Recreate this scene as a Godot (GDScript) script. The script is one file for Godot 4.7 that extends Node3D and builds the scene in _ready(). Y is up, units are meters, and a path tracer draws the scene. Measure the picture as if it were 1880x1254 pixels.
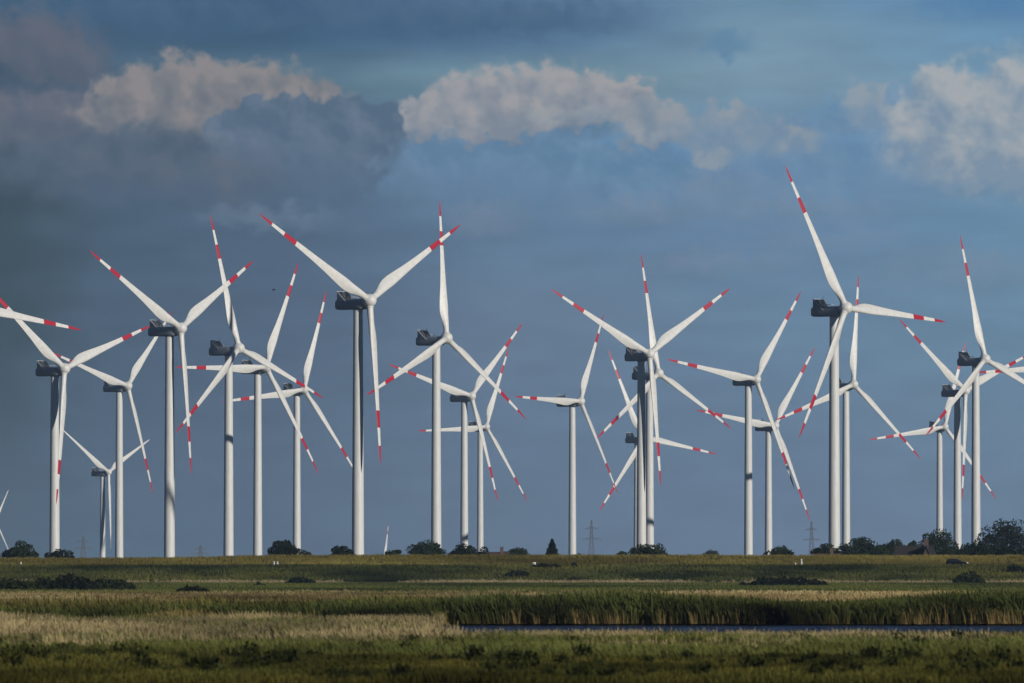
extends Node3D

const EYE := 4.35                       # camera height over the marsh
const ROAD_AT := 1690.0                 # distance of the dike road
var rng := RandomNumberGenerator.new()
var wob := FastNoiseLite.new()
var M := {}
var used := {}

func _ready():
	rng.seed = 4711
	wob.seed = 11; wob.frequency = 0.01; wob.fractal_octaves = 3
	camera_and_light()
	sky_dome()
	materials()
	ground()
	water()
	dike_road()
	turbines()
	pylons()
	houses()
	trees()
	bushes()
	car()
	posts()
	birds()
	grasses()

# ---------------------------------------------------------------- camera, sky, sun
func camera_and_light():
	var cam := Camera3D.new()
	cam.name = "camera"
	cam.fov = 4.5824
	cam.near = 1.0
	cam.far = 80000.0
	cam.position = Vector3(0, EYE, 0)
	cam.rotation_degrees = Vector3(1.4732, 0, 0)
	cam.current = true
	var optics := CameraAttributesPhysical.new()   # a 300 mm lens focused on the turbines
	optics.frustum_focal_length = 300.0
	optics.frustum_focus_distance = 3000.0
	optics.frustum_near = 1.0
	optics.frustum_far = 80000.0
	optics.exposure_aperture = 2.8
	cam.attributes = optics
	cam.fov = 4.5824
	add_child(cam)
	var env := Environment.new()
	env.background_mode = Environment.BG_SKY
	env.tonemap_mode = Environment.TONE_MAPPER_LINEAR
	env.tonemap_exposure = 1.0
	env.sdfgi_enabled = true
	env.ssao_enabled = true
	env.ssil_enabled = true
	var sm := ProceduralSkyMaterial.new()
	sm.sky_top_color = Color(0.14, 0.215, 0.335)
	sm.sky_horizon_color = Color(0.28, 0.36, 0.46)
	sm.sky_curve = 0.18
	sm.ground_bottom_color = Color(0.13, 0.14, 0.10)
	sm.ground_horizon_color = Color(0.22, 0.24, 0.20)
	sm.sun_angle_max = 6.0
	var sky := Sky.new()
	sky.sky_material = sm
	env.sky = sky
	env.fog_enabled = true
	env.fog_density = 0.000038
	env.fog_light_color = Color(0.62, 0.72, 0.84)
	var we := WorldEnvironment.new()
	we.name = "world_environment"
	we.environment = env
	add_child(we)
	var sun := DirectionalLight3D.new()
	sun.name = "sun"
	sun.light_energy = 1.1
	sun.light_color = Color(1.0, 0.975, 0.935)
	sun.light_angular_distance = 0.5
	sun.shadow_enabled = true
	sun.rotation_degrees = Vector3(-15.0, 44.5, 0)   # low, from behind the camera's right shoulder
	add_child(sun)

# A piece of the sky dome 30 km away that holds the cloud bank. U, V below are tenths of
# milliradians of azimuth and height, so that the clouds can be laid out by their bearing.
func sky_dome():
	var w := 1280
	var h := 760
	var u0 := -330.0
	var v0 := -330.0
	var stp := 1.98
	var n1 := FastNoiseLite.new(); n1.seed = 3; n1.frequency = 0.011; n1.fractal_octaves = 4
	var n2 := FastNoiseLite.new(); n2.seed = 8; n2.frequency = 0.013; n2.fractal_octaves = 5
	var n3 := FastNoiseLite.new(); n3.seed = 21; n3.frequency = 0.005; n3.fractal_octaves = 3
	var rows := [-330.0, 0.0, 60.0, 140.0, 260.0, 400.0, 600.0, 800.0, 1020.0, 1200.0]
	var cols := [-330.0, 0.0, 190.0, 480.0, 940.0, 1410.0, 1880.0, 2210.0]
	var base := [
		["385061", "3c556d", "3e5876", "3f5978", "557396", "6c8ea8", "5a86b0", "5a86b0"],
		["385061", "3e576f", "3f5977", "3f5978", "557396", "6e90aa", "5c88b2", "5a86b0"],
		["3d4e58", "46576d", "405c77", "3e5d79", "507090", "7494aa", "6a92b2", "6a90b0"],
		["374d5d", "405569", "506b7f", "577387", "6f8fa0", "7896aa", "7096b2", "7092b0"],
		["3a4c59", "465767", "4d6177", "50657c", "5e7b97", "698ca8", "7894b0", "7894b0"],
		["334651", "3a4d58", "495e72", "4f657c", "607c98", "6686a6", "688ca8", "688ca8"],
		["354853", "3c4f59", "4b5f73", "51657c", "667c94", "68849e", "6a8aa4", "6a8aa4"],
		["3a4c57", "415561", "4e6276", "53677d", "637a92", "667f98", "6a869e", "6a869e"],
		["41525d", "4a5e6d", "506679", "53687d", "62778e", "687d96", "6c849c", "6c849c"],
		["41525d", "4a5e6d", "506679", "53687d", "62778e", "687d96", "6c849c", "6c849c"]]
	var cells := []
	for r in base:
		var line := []
		for c in r: line.append(Color(c))
		cells.append(line)
	# each bank: puffs [u, v, ru, rv], softness, roughness, lit colour, shaded colour, opacity, fade at the bottom (v from, v to)
	var banks := [
		{"p": [[250, 22, 760, 46], [900, 34, 240, 30]], "s": 0.5, "a": 0.35, "lit": Color("4a6884"), "dim": Color("41607e"), "o": 0.75},
		{"p": [[1850, -5, 150, 42]], "s": 0.6, "a": 0.3, "lit": Color("527fa8"), "dim": Color("527fa8"), "o": 0.8},
		{"p": [[120, 150, 125, 42]], "s": 0.6, "a": 0.3, "lit": Color("3c546c"), "dim": Color("3a5068"), "o": 0.8},
		{"p": [[85, 95, 105, 68], [30, 70, 90, 50], [130, 120, 60, 40]], "s": 0.5, "a": 0.3, "lit": Color("646876"), "dim": Color("586272"), "o": 0.85},
		{"p": [[70, 225, 270, 52], [170, 200, 90, 40], [-120, 215, 200, 60]], "s": 0.55, "a": 0.35, "lit": Color("6c6f7c"), "dim": Color("5c6676"), "o": 0.85},
		{"p": [[255, 175, 80, 58], [330, 158, 66, 54], [405, 172, 115, 60], [500, 165, 88, 50], [580, 186, 72, 32], [340, 225, 66, 42], [230, 215, 80, 38], [430, 215, 60, 44], [205, 190, 50, 34]], "s": 0.3, "a": 0.44, "lit": Color("8f8a8b"), "dim": Color("70757e"), "o": 0.95},
		{"p": [[800, 205, 78, 42], [870, 195, 84, 52], [950, 172, 86, 50], [1035, 168, 92, 44], [1110, 172, 68, 34], [1168, 168, 40, 20], [860, 246, 54, 32], [755, 230, 54, 34], [930, 215, 70, 44], [1020, 208, 60, 34], [1095, 200, 50, 28]], "s": 0.3, "a": 0.44, "lit": Color("a3a1a4"), "dim": Color("808a98"), "o": 0.95},
		{"p": [[1230, 280, 90, 56], [1330, 262, 84, 56], [1440, 266, 94, 50], [1550, 258, 84, 52], [1625, 244, 64, 50], [1400, 340, 330, 70], [1120, 290, 90, 50]], "s": 0.2, "a": 0.42, "lit": Color("7191b0"), "dim": Color("6586a8"), "o": 0.75, "f": [290, 440], "inv": true},
		{"p": [[1192, 214, 62, 42], [1180, 248, 38, 24], [1120, 208, 56, 28], [1235, 230, 40, 30]], "s": 0.2, "a": 0.4, "lit": Color("9a9da3"), "dim": Color("7d8c9c"), "o": 0.85},
		{"p": [[1300, 238, 66, 42], [1342, 208, 26, 17], [1290, 275, 44, 32], [1400, 250, 90, 44]], "s": 0.26, "a": 0.42, "lit": Color("8f9aa6"), "dim": Color("7890a6"), "o": 0.7},
		{"p": [[1600, 186, 50, 42], [1570, 210, 60, 34]], "s": 0.26, "a": 0.4, "lit": Color("98a1aa"), "dim": Color("7c94aa"), "o": 0.75},
		{"p": [[1835, 215, 95, 100], [1770, 195, 62, 60], [1702, 158, 54, 36], [1800, 290, 125, 62], [1885, 175, 62, 72], [1700, 235, 90, 66], [2000, 250, 190, 110]], "s": 0.36, "a": 0.4, "lit": Color("aaaeb2"), "dim": Color("7f94a8"), "o": 0.95},
		{"p": [[820, 305, 66, 52], [930, 305, 76, 50], [1010, 292, 66, 44], [1090, 275, 44, 36], [980, 370, 300, 90], [1180, 335, 120, 60], [740, 300, 60, 44]], "s": 0.16, "a": 0.4, "lit": Color("7090ae"), "dim": Color("5f82a2"), "o": 0.85, "f": [270, 430], "inv": true},
		{"p": [[478, 232, 80, 50], [560, 236, 112, 62], [650, 226, 72, 42], [704, 222, 36, 32], [428, 244, 44, 30], [520, 300, 130, 60], [625, 290, 125, 60]], "s": 0.15, "a": 0.34, "lit": Color("68798e"), "dim": Color("546a80"), "o": 0.97, "f": [230, 385], "inv": true},
		{"p": [[230, 285, 110, 46], [300, 260, 80, 34], [90, 300, 160, 50]], "s": 0.4, "a": 0.4, "lit": Color("4e6276"), "dim": Color("46586a"), "o": 0.7},
		{"p": [[130, 305, 120, 60], [330, 312, 140, 58], [420, 330, 70, 40]], "s": 0.7, "a": 0.4, "lit": Color("606b7a"), "dim": Color("566578"), "o": 0.75},
		{"p": [[1180, 390, 130, 24], [890, 402, 66, 34], [1460, 384, 170, 26], [1760, 492, 160, 34], [1520, 440, 120, 20], [500, 400, 110, 24], [1330, 480, 140, 24], [1330, 340, 90, 24]], "s": 0.9, "a": 0.5, "lit": Color("7f8da2"), "dim": Color("708498"), "o": 0.55},
		{"p": [[1343, 206, 17, 13], [1470, 255, 46, 22], [1310, 292, 40, 20], [1205, 245, 26, 20], [1010, 215, 40, 14], [1080, 208, 34, 14]], "s": 0.45, "a": 0.45, "lit": Color("9ca1a6"), "dim": Color("8c99a6"), "o": 0.65},
		{"p": [[1650, 172, 20, 26], [1520, 200, 34, 22], [1585, 260, 70, 30], [1240, 290, 30, 26], [1130, 250, 30, 22]], "s": 0.4, "a": 0.4, "lit": Color("6c92b4"), "dim": Color("6288ac"), "o": 0.7},
		{"p": [[1345, 76, 32, 26], [1330, 90, 22, 16]], "s": 0.6, "a": 0.6, "lit": Color("6288a6"), "dim": Color("6288a6"), "o": 0.9}]
	var r := PackedFloat32Array(); var g := PackedFloat32Array(); var b := PackedFloat32Array()
	r.resize(w * h); g.resize(w * h); b.resize(w * h)
	var puff := PackedFloat32Array(); puff.resize(w * h)
	var wx := PackedFloat32Array(); wx.resize(w * h)
	var wy := PackedFloat32Array(); wy.resize(w * h)
	for j in h:
		var v: float = v0 + j * stp
		var ri := 0
		while ri < rows.size() - 2 and v > rows[ri + 1]: ri += 1
		var tv: float = smoothstep(0.0, 1.0, clampf((v - rows[ri]) / (rows[ri + 1] - rows[ri]), 0.0, 1.0))
		for i in w:
			var u: float = u0 + i * stp
			var k := j * w + i
			var slow := n3.get_noise_2d(u, v * 2.0)
			var uu := u + slow * 60.0
			var ci := 0
			while ci < cols.size() - 2 and uu > cols[ci + 1]: ci += 1
			var tu: float = clampf((uu - cols[ci]) / (cols[ci + 1] - cols[ci]), 0.0, 1.0)
			tu = lerpf(tu, smoothstep(0.0, 1.0, tu), 0.6)
			var top: Color = cells[ri][ci].lerp(cells[ri][ci + 1], tu)
			var low: Color = cells[ri + 1][ci].lerp(cells[ri + 1][ci + 1], tu)
			var c := top.lerp(low, tv)
			var tone := 1.0 + 0.05 * n3.get_noise_2d(u * 0.7 + 900.0, v * 3.0)
			r[k] = c.r * tone; g[k] = c.g * tone; b[k] = c.b * tone
			var a := n1.get_noise_2d(u, v)
			var d := n2.get_noise_2d(u * 1.7, v * 1.9)
			wx[k] = a
			wy[k] = d
			puff[k] = 0.12 - 0.5 * absf(a) + 0.75 * a + 0.24 * d
	for bank in banks:
		var ua := 1e9; var ub := -1e9; var va := 1e9; var vb := -1e9
		for p in bank.p:
			ua = minf(ua, p[0] - p[2] * 2.0); ub = maxf(ub, p[0] + p[2] * 2.0)
			va = minf(va, p[1] - p[3] * 2.0); vb = maxf(vb, p[1] + p[3] * 2.0)
		var soft: float = bank.s
		var rough: float = bank.a
		var lit: Color = bank.lit
		var dim: Color = bank.dim
		var fades: bool = bank.has("f")
		var fa: float = bank.f[0] if fades else 0.0
		var fb: float = bank.f[1] if fades else 1.0
		var puffs: Array = bank.p
		var up: float = -0.5 if bank.has("inv") else 0.55
		for j in range(maxi(0, int((va - v0) / stp)), mini(h, int((vb - v0) / stp))):
			var v: float = v0 + j * stp
			for i in range(maxi(0, int((ua - u0) / stp)), mini(w, int((ub - u0) / stp))):
				var k := j * w + i
				var u: float = u0 + i * stp + 36.0 * wx[k]
				var vv: float = v + 24.0 * wy[k]
				var f := 0.0
				var hi := 0.0
				for p in puffs:
					var du: float = (u - p[0]) / p[2]
					var dv: float = (vv - p[1]) / p[3]
					var q := exp(-1.25 * (du * du + dv * dv))
					f += q
					hi += q * (0.35 * du - dv)
				hi /= f + 0.001
				var reach: float = smoothstep(0.03, 0.3, f)
				f = minf(f, 1.4) - 0.42 + rough * puff[k]
				if f < -soft: continue
				var o: float = smoothstep(-soft, soft * 1.3, f) * bank.o * reach
				if fades: o *= 1.0 - smoothstep(fa, fb, v + 40.0 * wx[k])
				var kk: int = clampi(k + 4 - 4 * w, 0, w * h - 1)
				var k3: int = clampi(k + 14 - 12 * w, 0, w * h - 1)
				var sh: float = clampf(0.5 + up * hi + 0.3 * (wy[k] - wy[kk]) + 0.55 * (wx[k] - wx[k3]) + 0.28 * wx[k], 0.0, 1.0)
				r[k] = lerpf(r[k], lerpf(dim.r, lit.r, sh), o)
				g[k] = lerpf(g[k], lerpf(dim.g, lit.g, sh), o)
				b[k] = lerpf(b[k], lerpf(dim.b, lit.b, sh), o)
	var bytes := PackedByteArray(); bytes.resize(w * h * 4)
	for j in h:
		var ey: float = smoothstep(0.0, 60.0, float(mini(j, h - 1 - j)))
		for i in w:
			var k := j * w + i
			var dith := rng.randf() - 0.5
			bytes[k * 4] = clampi(roundi(r[k] * 255.0 + dith), 0, 255)
			bytes[k * 4 + 1] = clampi(roundi(g[k] * 255.0 + dith), 0, 255)
			bytes[k * 4 + 2] = clampi(roundi(b[k] * 255.0 + dith), 0, 255)
			bytes[k * 4 + 3] = roundi(255.0 * ey * smoothstep(0.0, 60.0, float(mini(i, w - 1 - i))))
	var tex := ImageTexture.create_from_image(Image.create_from_data(w, h, false, Image.FORMAT_RGBA8, bytes))
	var m := StandardMaterial3D.new()
	m.shading_mode = BaseMaterial3D.SHADING_MODE_UNSHADED
	m.transparency = BaseMaterial3D.TRANSPARENCY_ALPHA
	m.albedo_texture = tex
	m.texture_repeat = false
	var st := SurfaceTool.new(); st.begin(Mesh.PRIMITIVE_TRIANGLES)
	var nu := 40; var nv := 24
	for j in nv + 1:
		for i in nu + 1:
			var az: float = (u0 + stp * w * i / nu - 940.0) / 15670.0
			var el: float = (1030.0 - (v0 + stp * h * j / nv)) / 15670.0
			st.set_uv(Vector2(float(i) / nu, float(j) / nv))
			st.add_vertex(Vector3(sin(az) * cos(el), sin(el), -cos(az) * cos(el)) * 30000.0 + Vector3(0, EYE, 0))
	for j in nv:
		for i in nu:
			var a := j * (nu + 1) + i
			for q in [a, a + 1, a + nu + 2, a, a + nu + 2, a + nu + 1]: st.add_index(q)
	st.generate_normals()
	var o := mesh_node("sky", st, m, self)
	o.set_meta("kind", "structure")
	o.set_meta("label", "dark blue evening sky with a bank of grey and cream clouds")

# ---------------------------------------------------------------- helpers
func numbered(called: String) -> String:
	var n: int = used.get(called, 0)
	used[called] = n + 1
	return called if n == 0 else "%s_%03d" % [called, n]

func mesh_node(called: String, st: SurfaceTool, m: Material, parent: Node) -> MeshInstance3D:
	return put(called, st.commit(), m, parent)

func put(called: String, mesh: Mesh, m: Material, parent: Node) -> MeshInstance3D:
	var o := MeshInstance3D.new()
	o.mesh = mesh
	o.material_override = m
	if parent == self: o.name = numbered(called)
	else:
		var k := 0
		o.name = called
		while parent.has_node(NodePath(o.name)):
			k += 1
			o.name = "%s_%03d" % [called, k]
	parent.add_child(o, true)
	return o

func thing(called: String, label: String, category: String, at := Vector3.ZERO, turn := 0.0, group := "") -> Node3D:
	var o := Node3D.new()
	o.name = numbered(called)
	add_child(o)
	o.position = at
	o.rotation.y = turn
	tag(o, label, category, group)
	return o

func tag(o: Node, label: String, category: String, group := ""):
	o.set_meta("label", label)
	o.set_meta("category", category)
	if group: o.set_meta("group", group)

func new_st() -> SurfaceTool:
	var st := SurfaceTool.new()
	st.begin(Mesh.PRIMITIVE_TRIANGLES)
	return st

func quad(st: SurfaceTool, a: Vector3, b: Vector3, c: Vector3, d: Vector3):
	for v in [a, b, c, a, c, d]: st.add_vertex(v)

func box(st: SurfaceTool, c: Vector3, s: Vector3, b := Basis()):
	st.set_smooth_group(-1)
	var p := []
	for i in 8:
		p.append(c + b * (Vector3((i & 1) - 0.5, ((i >> 1) & 1) - 0.5, ((i >> 2) & 1) - 0.5) * s))
	for f in [[0, 2, 3, 1], [4, 5, 7, 6], [0, 1, 5, 4], [2, 6, 7, 3], [0, 4, 6, 2], [1, 3, 7, 5]]:
		quad(st, p[f[0]], p[f[1]], p[f[2]], p[f[3]])

func bar(st: SurfaceTool, a: Vector3, b: Vector3, t: float):
	var y := (b - a).normalized()
	var x := y.cross(Vector3(0.31, 0.2, 0.93)).normalized()
	box(st, (a + b) / 2.0, Vector3(t, a.distance_to(b), t), Basis(x, y, x.cross(y)))

# rings of points, each the same length, joined into a closed tube
func loft(st: SurfaceTool, rings: Array, cap_a := true, cap_b := true):
	st.set_smooth_group(0)
	var n: int = rings[0].size()
	for j in rings.size() - 1:
		for i in n:
			var k := (i + 1) % n
			quad(st, rings[j][i], rings[j + 1][i], rings[j + 1][k], rings[j][k])
	for e in [0, 1]:
		if (cap_a if e == 0 else cap_b):
			var ring: Array = rings[0] if e == 0 else rings[-1]
			st.set_smooth_group(-1)
			for i in range(1, n - 1):
				if e == 0:
					for v in [ring[0], ring[i], ring[i + 1]]: st.add_vertex(v)
				else:
					for v in [ring[0], ring[i + 1], ring[i]]: st.add_vertex(v)

func circle(r: float, n: int, at: Vector3, ax: Vector3, ay: Vector3) -> Array:
	var out := []
	for i in n:
		var a := TAU * i / n
		out.append(at + ax * (cos(a) * r) + ay * (sin(a) * r))
	return out

# ---------------------------------------------------------------- materials
func noise_tex(seed_: int, freq: float, a: Color, b: Color, size := 256, oct := 4) -> NoiseTexture2D:
	var n := FastNoiseLite.new()
	n.seed = seed_; n.frequency = freq; n.fractal_octaves = oct
	var t := NoiseTexture2D.new()
	t.width = size; t.height = size; t.seamless = true; t.noise = n
	var gr := Gradient.new()
	gr.set_color(0, a); gr.set_color(1, b)
	t.color_ramp = gr
	return t

func mat(c: Color, rough := 0.8, metal := 0.0) -> StandardMaterial3D:
	var m := StandardMaterial3D.new()
	m.albedo_color = c
	m.roughness = rough
	m.metallic = metal
	return m

func lin(r: float, g: float, b: float) -> Color:
	return Color(r, g, b).linear_to_srgb()

func triplanar(m: StandardMaterial3D, t: Texture2D, scale: float) -> StandardMaterial3D:
	m.albedo_texture = t
	m.uv1_triplanar = true
	m.uv1_scale = Vector3.ONE * scale
	return m

func materials():
	M.paint = triplanar(mat(lin(0.74, 0.745, 0.73), 0.5), noise_tex(5, 0.02, Color(0.9, 0.9, 0.89), Color(1, 1, 1)), 0.06)
	M.blade = triplanar(mat(lin(0.77, 0.775, 0.76), 0.45), noise_tex(6, 0.02, Color(0.94, 0.93, 0.91), Color(1, 1, 1)), 0.1)
	M.paint.uv1_scale = Vector3(0.3, 0.02, 0.3)
	M.red = mat(lin(0.43, 0.006, 0.024), 0.45)
	M.nacelle = triplanar(mat(lin(0.27, 0.30, 0.34), 0.5), noise_tex(7, 0.03, Color(0.85, 0.86, 0.88), Color(1, 1, 1)), 0.2)
	M.grille = mat(lin(0.03, 0.032, 0.036), 0.6)
	M.rail = mat(lin(0.6, 0.6, 0.58), 0.5)
	M.steel = mat(lin(0.1, 0.105, 0.11), 0.7)
	M.ground = mat(Color.WHITE, 1.0)
	M.ground.vertex_color_use_as_albedo = true
	M.ground.specular_mode = BaseMaterial3D.SPECULAR_DISABLED
	M.ground.albedo_texture = noise_tex(31, 0.05, Color(0.62, 0.62, 0.58), Color(1, 1, 1), 512, 5)
	M.ground.uv1_triplanar = true
	M.ground.uv1_world_triplanar = true
	M.ground.uv1_scale = Vector3(0.11, 0.11, 0.11)
	M.grass = mat(Color.WHITE, 0.9)
	M.grass.vertex_color_use_as_albedo = true
	M.grass.specular_mode = BaseMaterial3D.SPECULAR_DISABLED
	M.bark = mat(lin(0.05, 0.04, 0.03), 0.95)
	M.leaf = mat(Color.WHITE, 0.85)
	M.leaf.vertex_color_use_as_albedo = true
	M.leaf.specular_mode = BaseMaterial3D.SPECULAR_DISABLED
	M.asphalt = mat(lin(0.09, 0.09, 0.085), 0.95)
	M.water = mat(lin(0.006, 0.009, 0.025), 0.16)
	var wn := FastNoiseLite.new(); wn.seed = 77; wn.frequency = 0.03; wn.fractal_octaves = 4
	var wt := NoiseTexture2D.new(); wt.width = 512; wt.height = 512; wt.seamless = true; wt.noise = wn; wt.as_normal_map = true; wt.bump_strength = 6.0
	M.water.normal_enabled = true
	M.water.normal_texture = wt
	M.water.normal_scale = 1.0
	M.water.uv1_triplanar = true
	M.water.uv1_world_triplanar = true
	M.water.uv1_scale = Vector3.ONE * 0.12
	M.brick = triplanar(mat(lin(0.13, 0.09, 0.075), 0.9), noise_tex(41, 0.06, Color(0.75, 0.72, 0.7), Color(1, 1, 1)), 0.5)
	M.thatch = triplanar(mat(lin(0.04, 0.034, 0.032), 0.95), noise_tex(42, 0.08, Color(0.6, 0.6, 0.6), Color(1, 1, 1)), 0.4)
	M.tile = triplanar(mat(lin(0.075, 0.04, 0.035), 0.85), noise_tex(43, 0.06, Color(0.7, 0.7, 0.7), Color(1, 1, 1)), 0.5)
	M.white = mat(lin(0.75, 0.75, 0.72), 0.6)
	M.glass = mat(lin(0.02, 0.025, 0.03), 0.1)
	M.car = mat(lin(0.004, 0.005, 0.010), 0.35); M.car.metallic_specular = 0.25
	M.rubber = mat(lin(0.02, 0.02, 0.02), 0.9)
	M.alloy = mat(lin(0.22, 0.22, 0.23), 0.4, 0.6)
	M.lens = mat(lin(0.9, 0.9, 0.88), 0.2)
	M.bird = mat(lin(0.02, 0.02, 0.022), 0.9)

# ---------------------------------------------------------------- land
func crest(x: float) -> float:     # height of the dike's crown along its length
	return 5.45 - 0.5 * (1.0 - smoothstep(-75.0, -45.0, x)) + 0.09 * wob.get_noise_2d(x * 3.0, 5.0) - 0.1 * smoothstep(20.0, 70.0, absf(x - 5.0))

func bank_edge(d: float) -> float:  # where the water begins on the left
	return -5.1 + 1.0 * wob.get_noise_2d(d * 4.0, 77.0) + 0.008 * (595.0 - d)

func in_water(x: float, d: float) -> bool:
	return d > 468.0 and d < 596.0 and x > bank_edge(d)

func land(x: float, d: float) -> float:
	if d < 1645.0:
		if in_water(x, d): return -0.9
		return 0.10 * wob.get_noise_2d(x * 2.0, d) - 0.05
	if d < 1685.0: return 3.27 * smoothstep(-0.12, 1.06, (d - 1645.0) / 40.0)
	if d < 1695.0: return 3.27
	if d < 1718.0: return lerpf(3.27, crest(x), smoothstep(-0.05, 1.15, (d - 1695.0) / 23.0) / smoothstep(-0.05, 1.15, 1.0))
	if d < 1722.0: return crest(x)
	if d < 1770.0: return lerpf(crest(x), 0.0, (d - 1722.0) / 48.0)
	if d < 9500.0: return 0.0
	return -80.0 * pow((d - 9500.0) / 2900.0, 2.0)

func ground():
	var ds := []
	var d := -60.0
	while d < 13500.0:
		ds.append(d)
		if d < 280.0: d += 20.0
		elif d < 640.0: d += 3.0
		elif d < 1630.0: d += 9.0
		elif d < 1640.0: d = 1645.0
		elif d < 1730.0: d += 2.5
		elif d < 1790.0: d += 10.0
		else: d *= 1.06
	var nx := 150
	var st := new_st()
	for q in ds:
		for i in nx + 1:
			var t := 2.0 * i / nx - 1.0
			var x: float = (t * 0.085 + pow(t, 5) * 0.4) * maxf(q, 300.0)
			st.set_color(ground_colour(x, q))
			st.add_vertex(Vector3(x, land(x, q), -q))
	for j in ds.size() - 1:
		for i in nx:
			var a := j * (nx + 1) + i
			for k in [a, a + nx + 1, a + nx + 2, a, a + nx + 2, a + 1]: st.add_index(k)
	st.generate_normals()
	var o := mesh_node("ground", st, M.ground, self)
	o.set_meta("kind", "structure")
	o.set_meta("label", "flat green marsh pasture rising to a grassed sea dike")

func ground_colour(x: float, d: float) -> Color:
	var n := wob.get_noise_2d(x * 1.2, d * 0.5)
	var n2 := wob.get_noise_2d(x * 5.0 + 300.0, d * 2.0)
	var c := Color(0.045, 0.06, 0.018)
	if d < 380.0: c = Color(0.04, 0.045, 0.012)
	elif d < 760.0: c = Color(0.05, 0.055, 0.02)
	elif d < 1130.0: c = Color(0.16, 0.14, 0.06)
	elif d < 1620.0: c = Color(0.085, 0.125, 0.035).lerp(Color(0.13, 0.14, 0.05), clampf(0.4 + 1.4 * n, 0, 1))
	elif d < 1648.0: c = Color(0.22, 0.19, 0.12)
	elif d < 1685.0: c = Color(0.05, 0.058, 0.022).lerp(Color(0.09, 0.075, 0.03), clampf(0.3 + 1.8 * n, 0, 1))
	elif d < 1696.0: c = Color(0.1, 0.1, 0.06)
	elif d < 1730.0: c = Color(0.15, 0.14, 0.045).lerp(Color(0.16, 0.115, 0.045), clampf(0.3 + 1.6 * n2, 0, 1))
	return c * (1.0 + 0.35 * n2)

func water():
	var st := new_st()
	var rows := 420
	var cols := 84
	for j in rows + 1:
		var d := 470.0 + 128.0 * j / rows
		var x0 := bank_edge(d) - 0.9
		for i in cols + 1:
			var x := lerpf(x0, 50.0, float(i) / cols)
			var y := 0.035 * sin(d * 4.1 + x * 0.9 + 3.0 * wob.get_noise_2d(x * 6.0, d * 6.0)) + 0.03 * sin(d * 6.7 - x * 1.7 + 1.3) + 0.05 * wob.get_noise_2d(x * 30.0, d * 60.0)
			st.add_vertex(Vector3(x, -0.2 + y, -d))
	for j in rows:
		for i in cols:
			var a := j * (cols + 1) + i
			for k in [a, a + cols + 1, a + cols + 2, a, a + cols + 2, a + 1]: st.add_index(k)
	st.generate_normals()
	var o := mesh_node("water", st, M.water, self)
	o.set_meta("kind", "structure")
	o.set_meta("label", "strip of dark blue rippled water in front of the reeds")

func dike_road():
	var st := new_st()
	var n := 60
	for i in n + 1:
		var x := -260.0 + 520.0 * i / n
		for s in [1687.2, 1692.8]:
			st.add_vertex(Vector3(x, 3.29, -s))
	for i in n:
		var a := i * 2
		for k in [a, a + 1, a + 3, a, a + 3, a + 2]: st.add_index(k)
	st.generate_normals()
	var o := mesh_node("road", st, M.asphalt, self)
	o.set_meta("kind", "structure")
	o.set_meta("label", "narrow grey road along the berm of the dike")

# ---------------------------------------------------------------- wind turbines
func lookup(t: float, table: Array) -> float:
	for i in table.size() - 1:
		if t <= table[i + 1][0]:
			return lerpf(table[i][1], table[i + 1][1], (t - table[i][0]) / (table[i + 1][0] - table[i][0]))
	return table[-1][1]

func blade_rings(from: float, to: float, n: int, grow := 0.0) -> Array:
	var chord := [[0.0, 2.2], [0.05, 2.25], [0.09, 2.5], [0.14, 3.35], [0.19, 4.05], [0.23, 4.15], [0.29, 3.8], [0.38, 3.1], [0.5, 2.45], [0.67, 1.85], [0.78, 1.48], [0.885, 1.15], [0.96, 0.72], [1.0, 0.12]]
	var thick := [[0.0, 1.0], [0.05, 1.0], [0.1, 0.82], [0.15, 0.52], [0.2, 0.38], [0.3, 0.27], [0.5, 0.21], [0.8, 0.17], [1.0, 0.15]]
	var twist := [[0.0, 16.0], [0.2, 12.0], [0.4, 6.0], [0.7, 2.0], [1.0, 0.0]]
	var rings := []
	for j in n + 1:
		var t := lerpf(from, to, float(j) / n)
		var c := lookup(t, chord) + grow
		var th := lookup(t, thick)
		var round_ := 1.0 - smoothstep(0.05, 0.18, t)
		var tw := deg_to_rad(lookup(t, twist) + 3.0)
		var ring := []
		for i in 16:
			var a := TAU * i / 16.0
			var s := cos(a)
			var x := lerpf(0.3 * c - 0.5 * c * (1.0 - s), 0.5 * c * s, round_)
			var prof := lerpf(pow(maxf(0.0, (1.0 + s) / 2.0), 0.7) * 0.62, 0.5, round_)
			var z := sin(a) * c * th * prof
			ring.append(Vector3(x * cos(tw) - z * sin(tw), t * 57.0, x * sin(tw) + z * cos(tw) - 0.017 * 57.0 * t * t))
		rings.append(ring)
	return rings

func blade_mesh(parts: Array, grow := 0.0) -> Mesh:
	var st := new_st()
	for p in parts: loft(st, blade_rings(p[0], p[1], p[2], grow))
	st.generate_normals()
	return st.commit()

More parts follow.
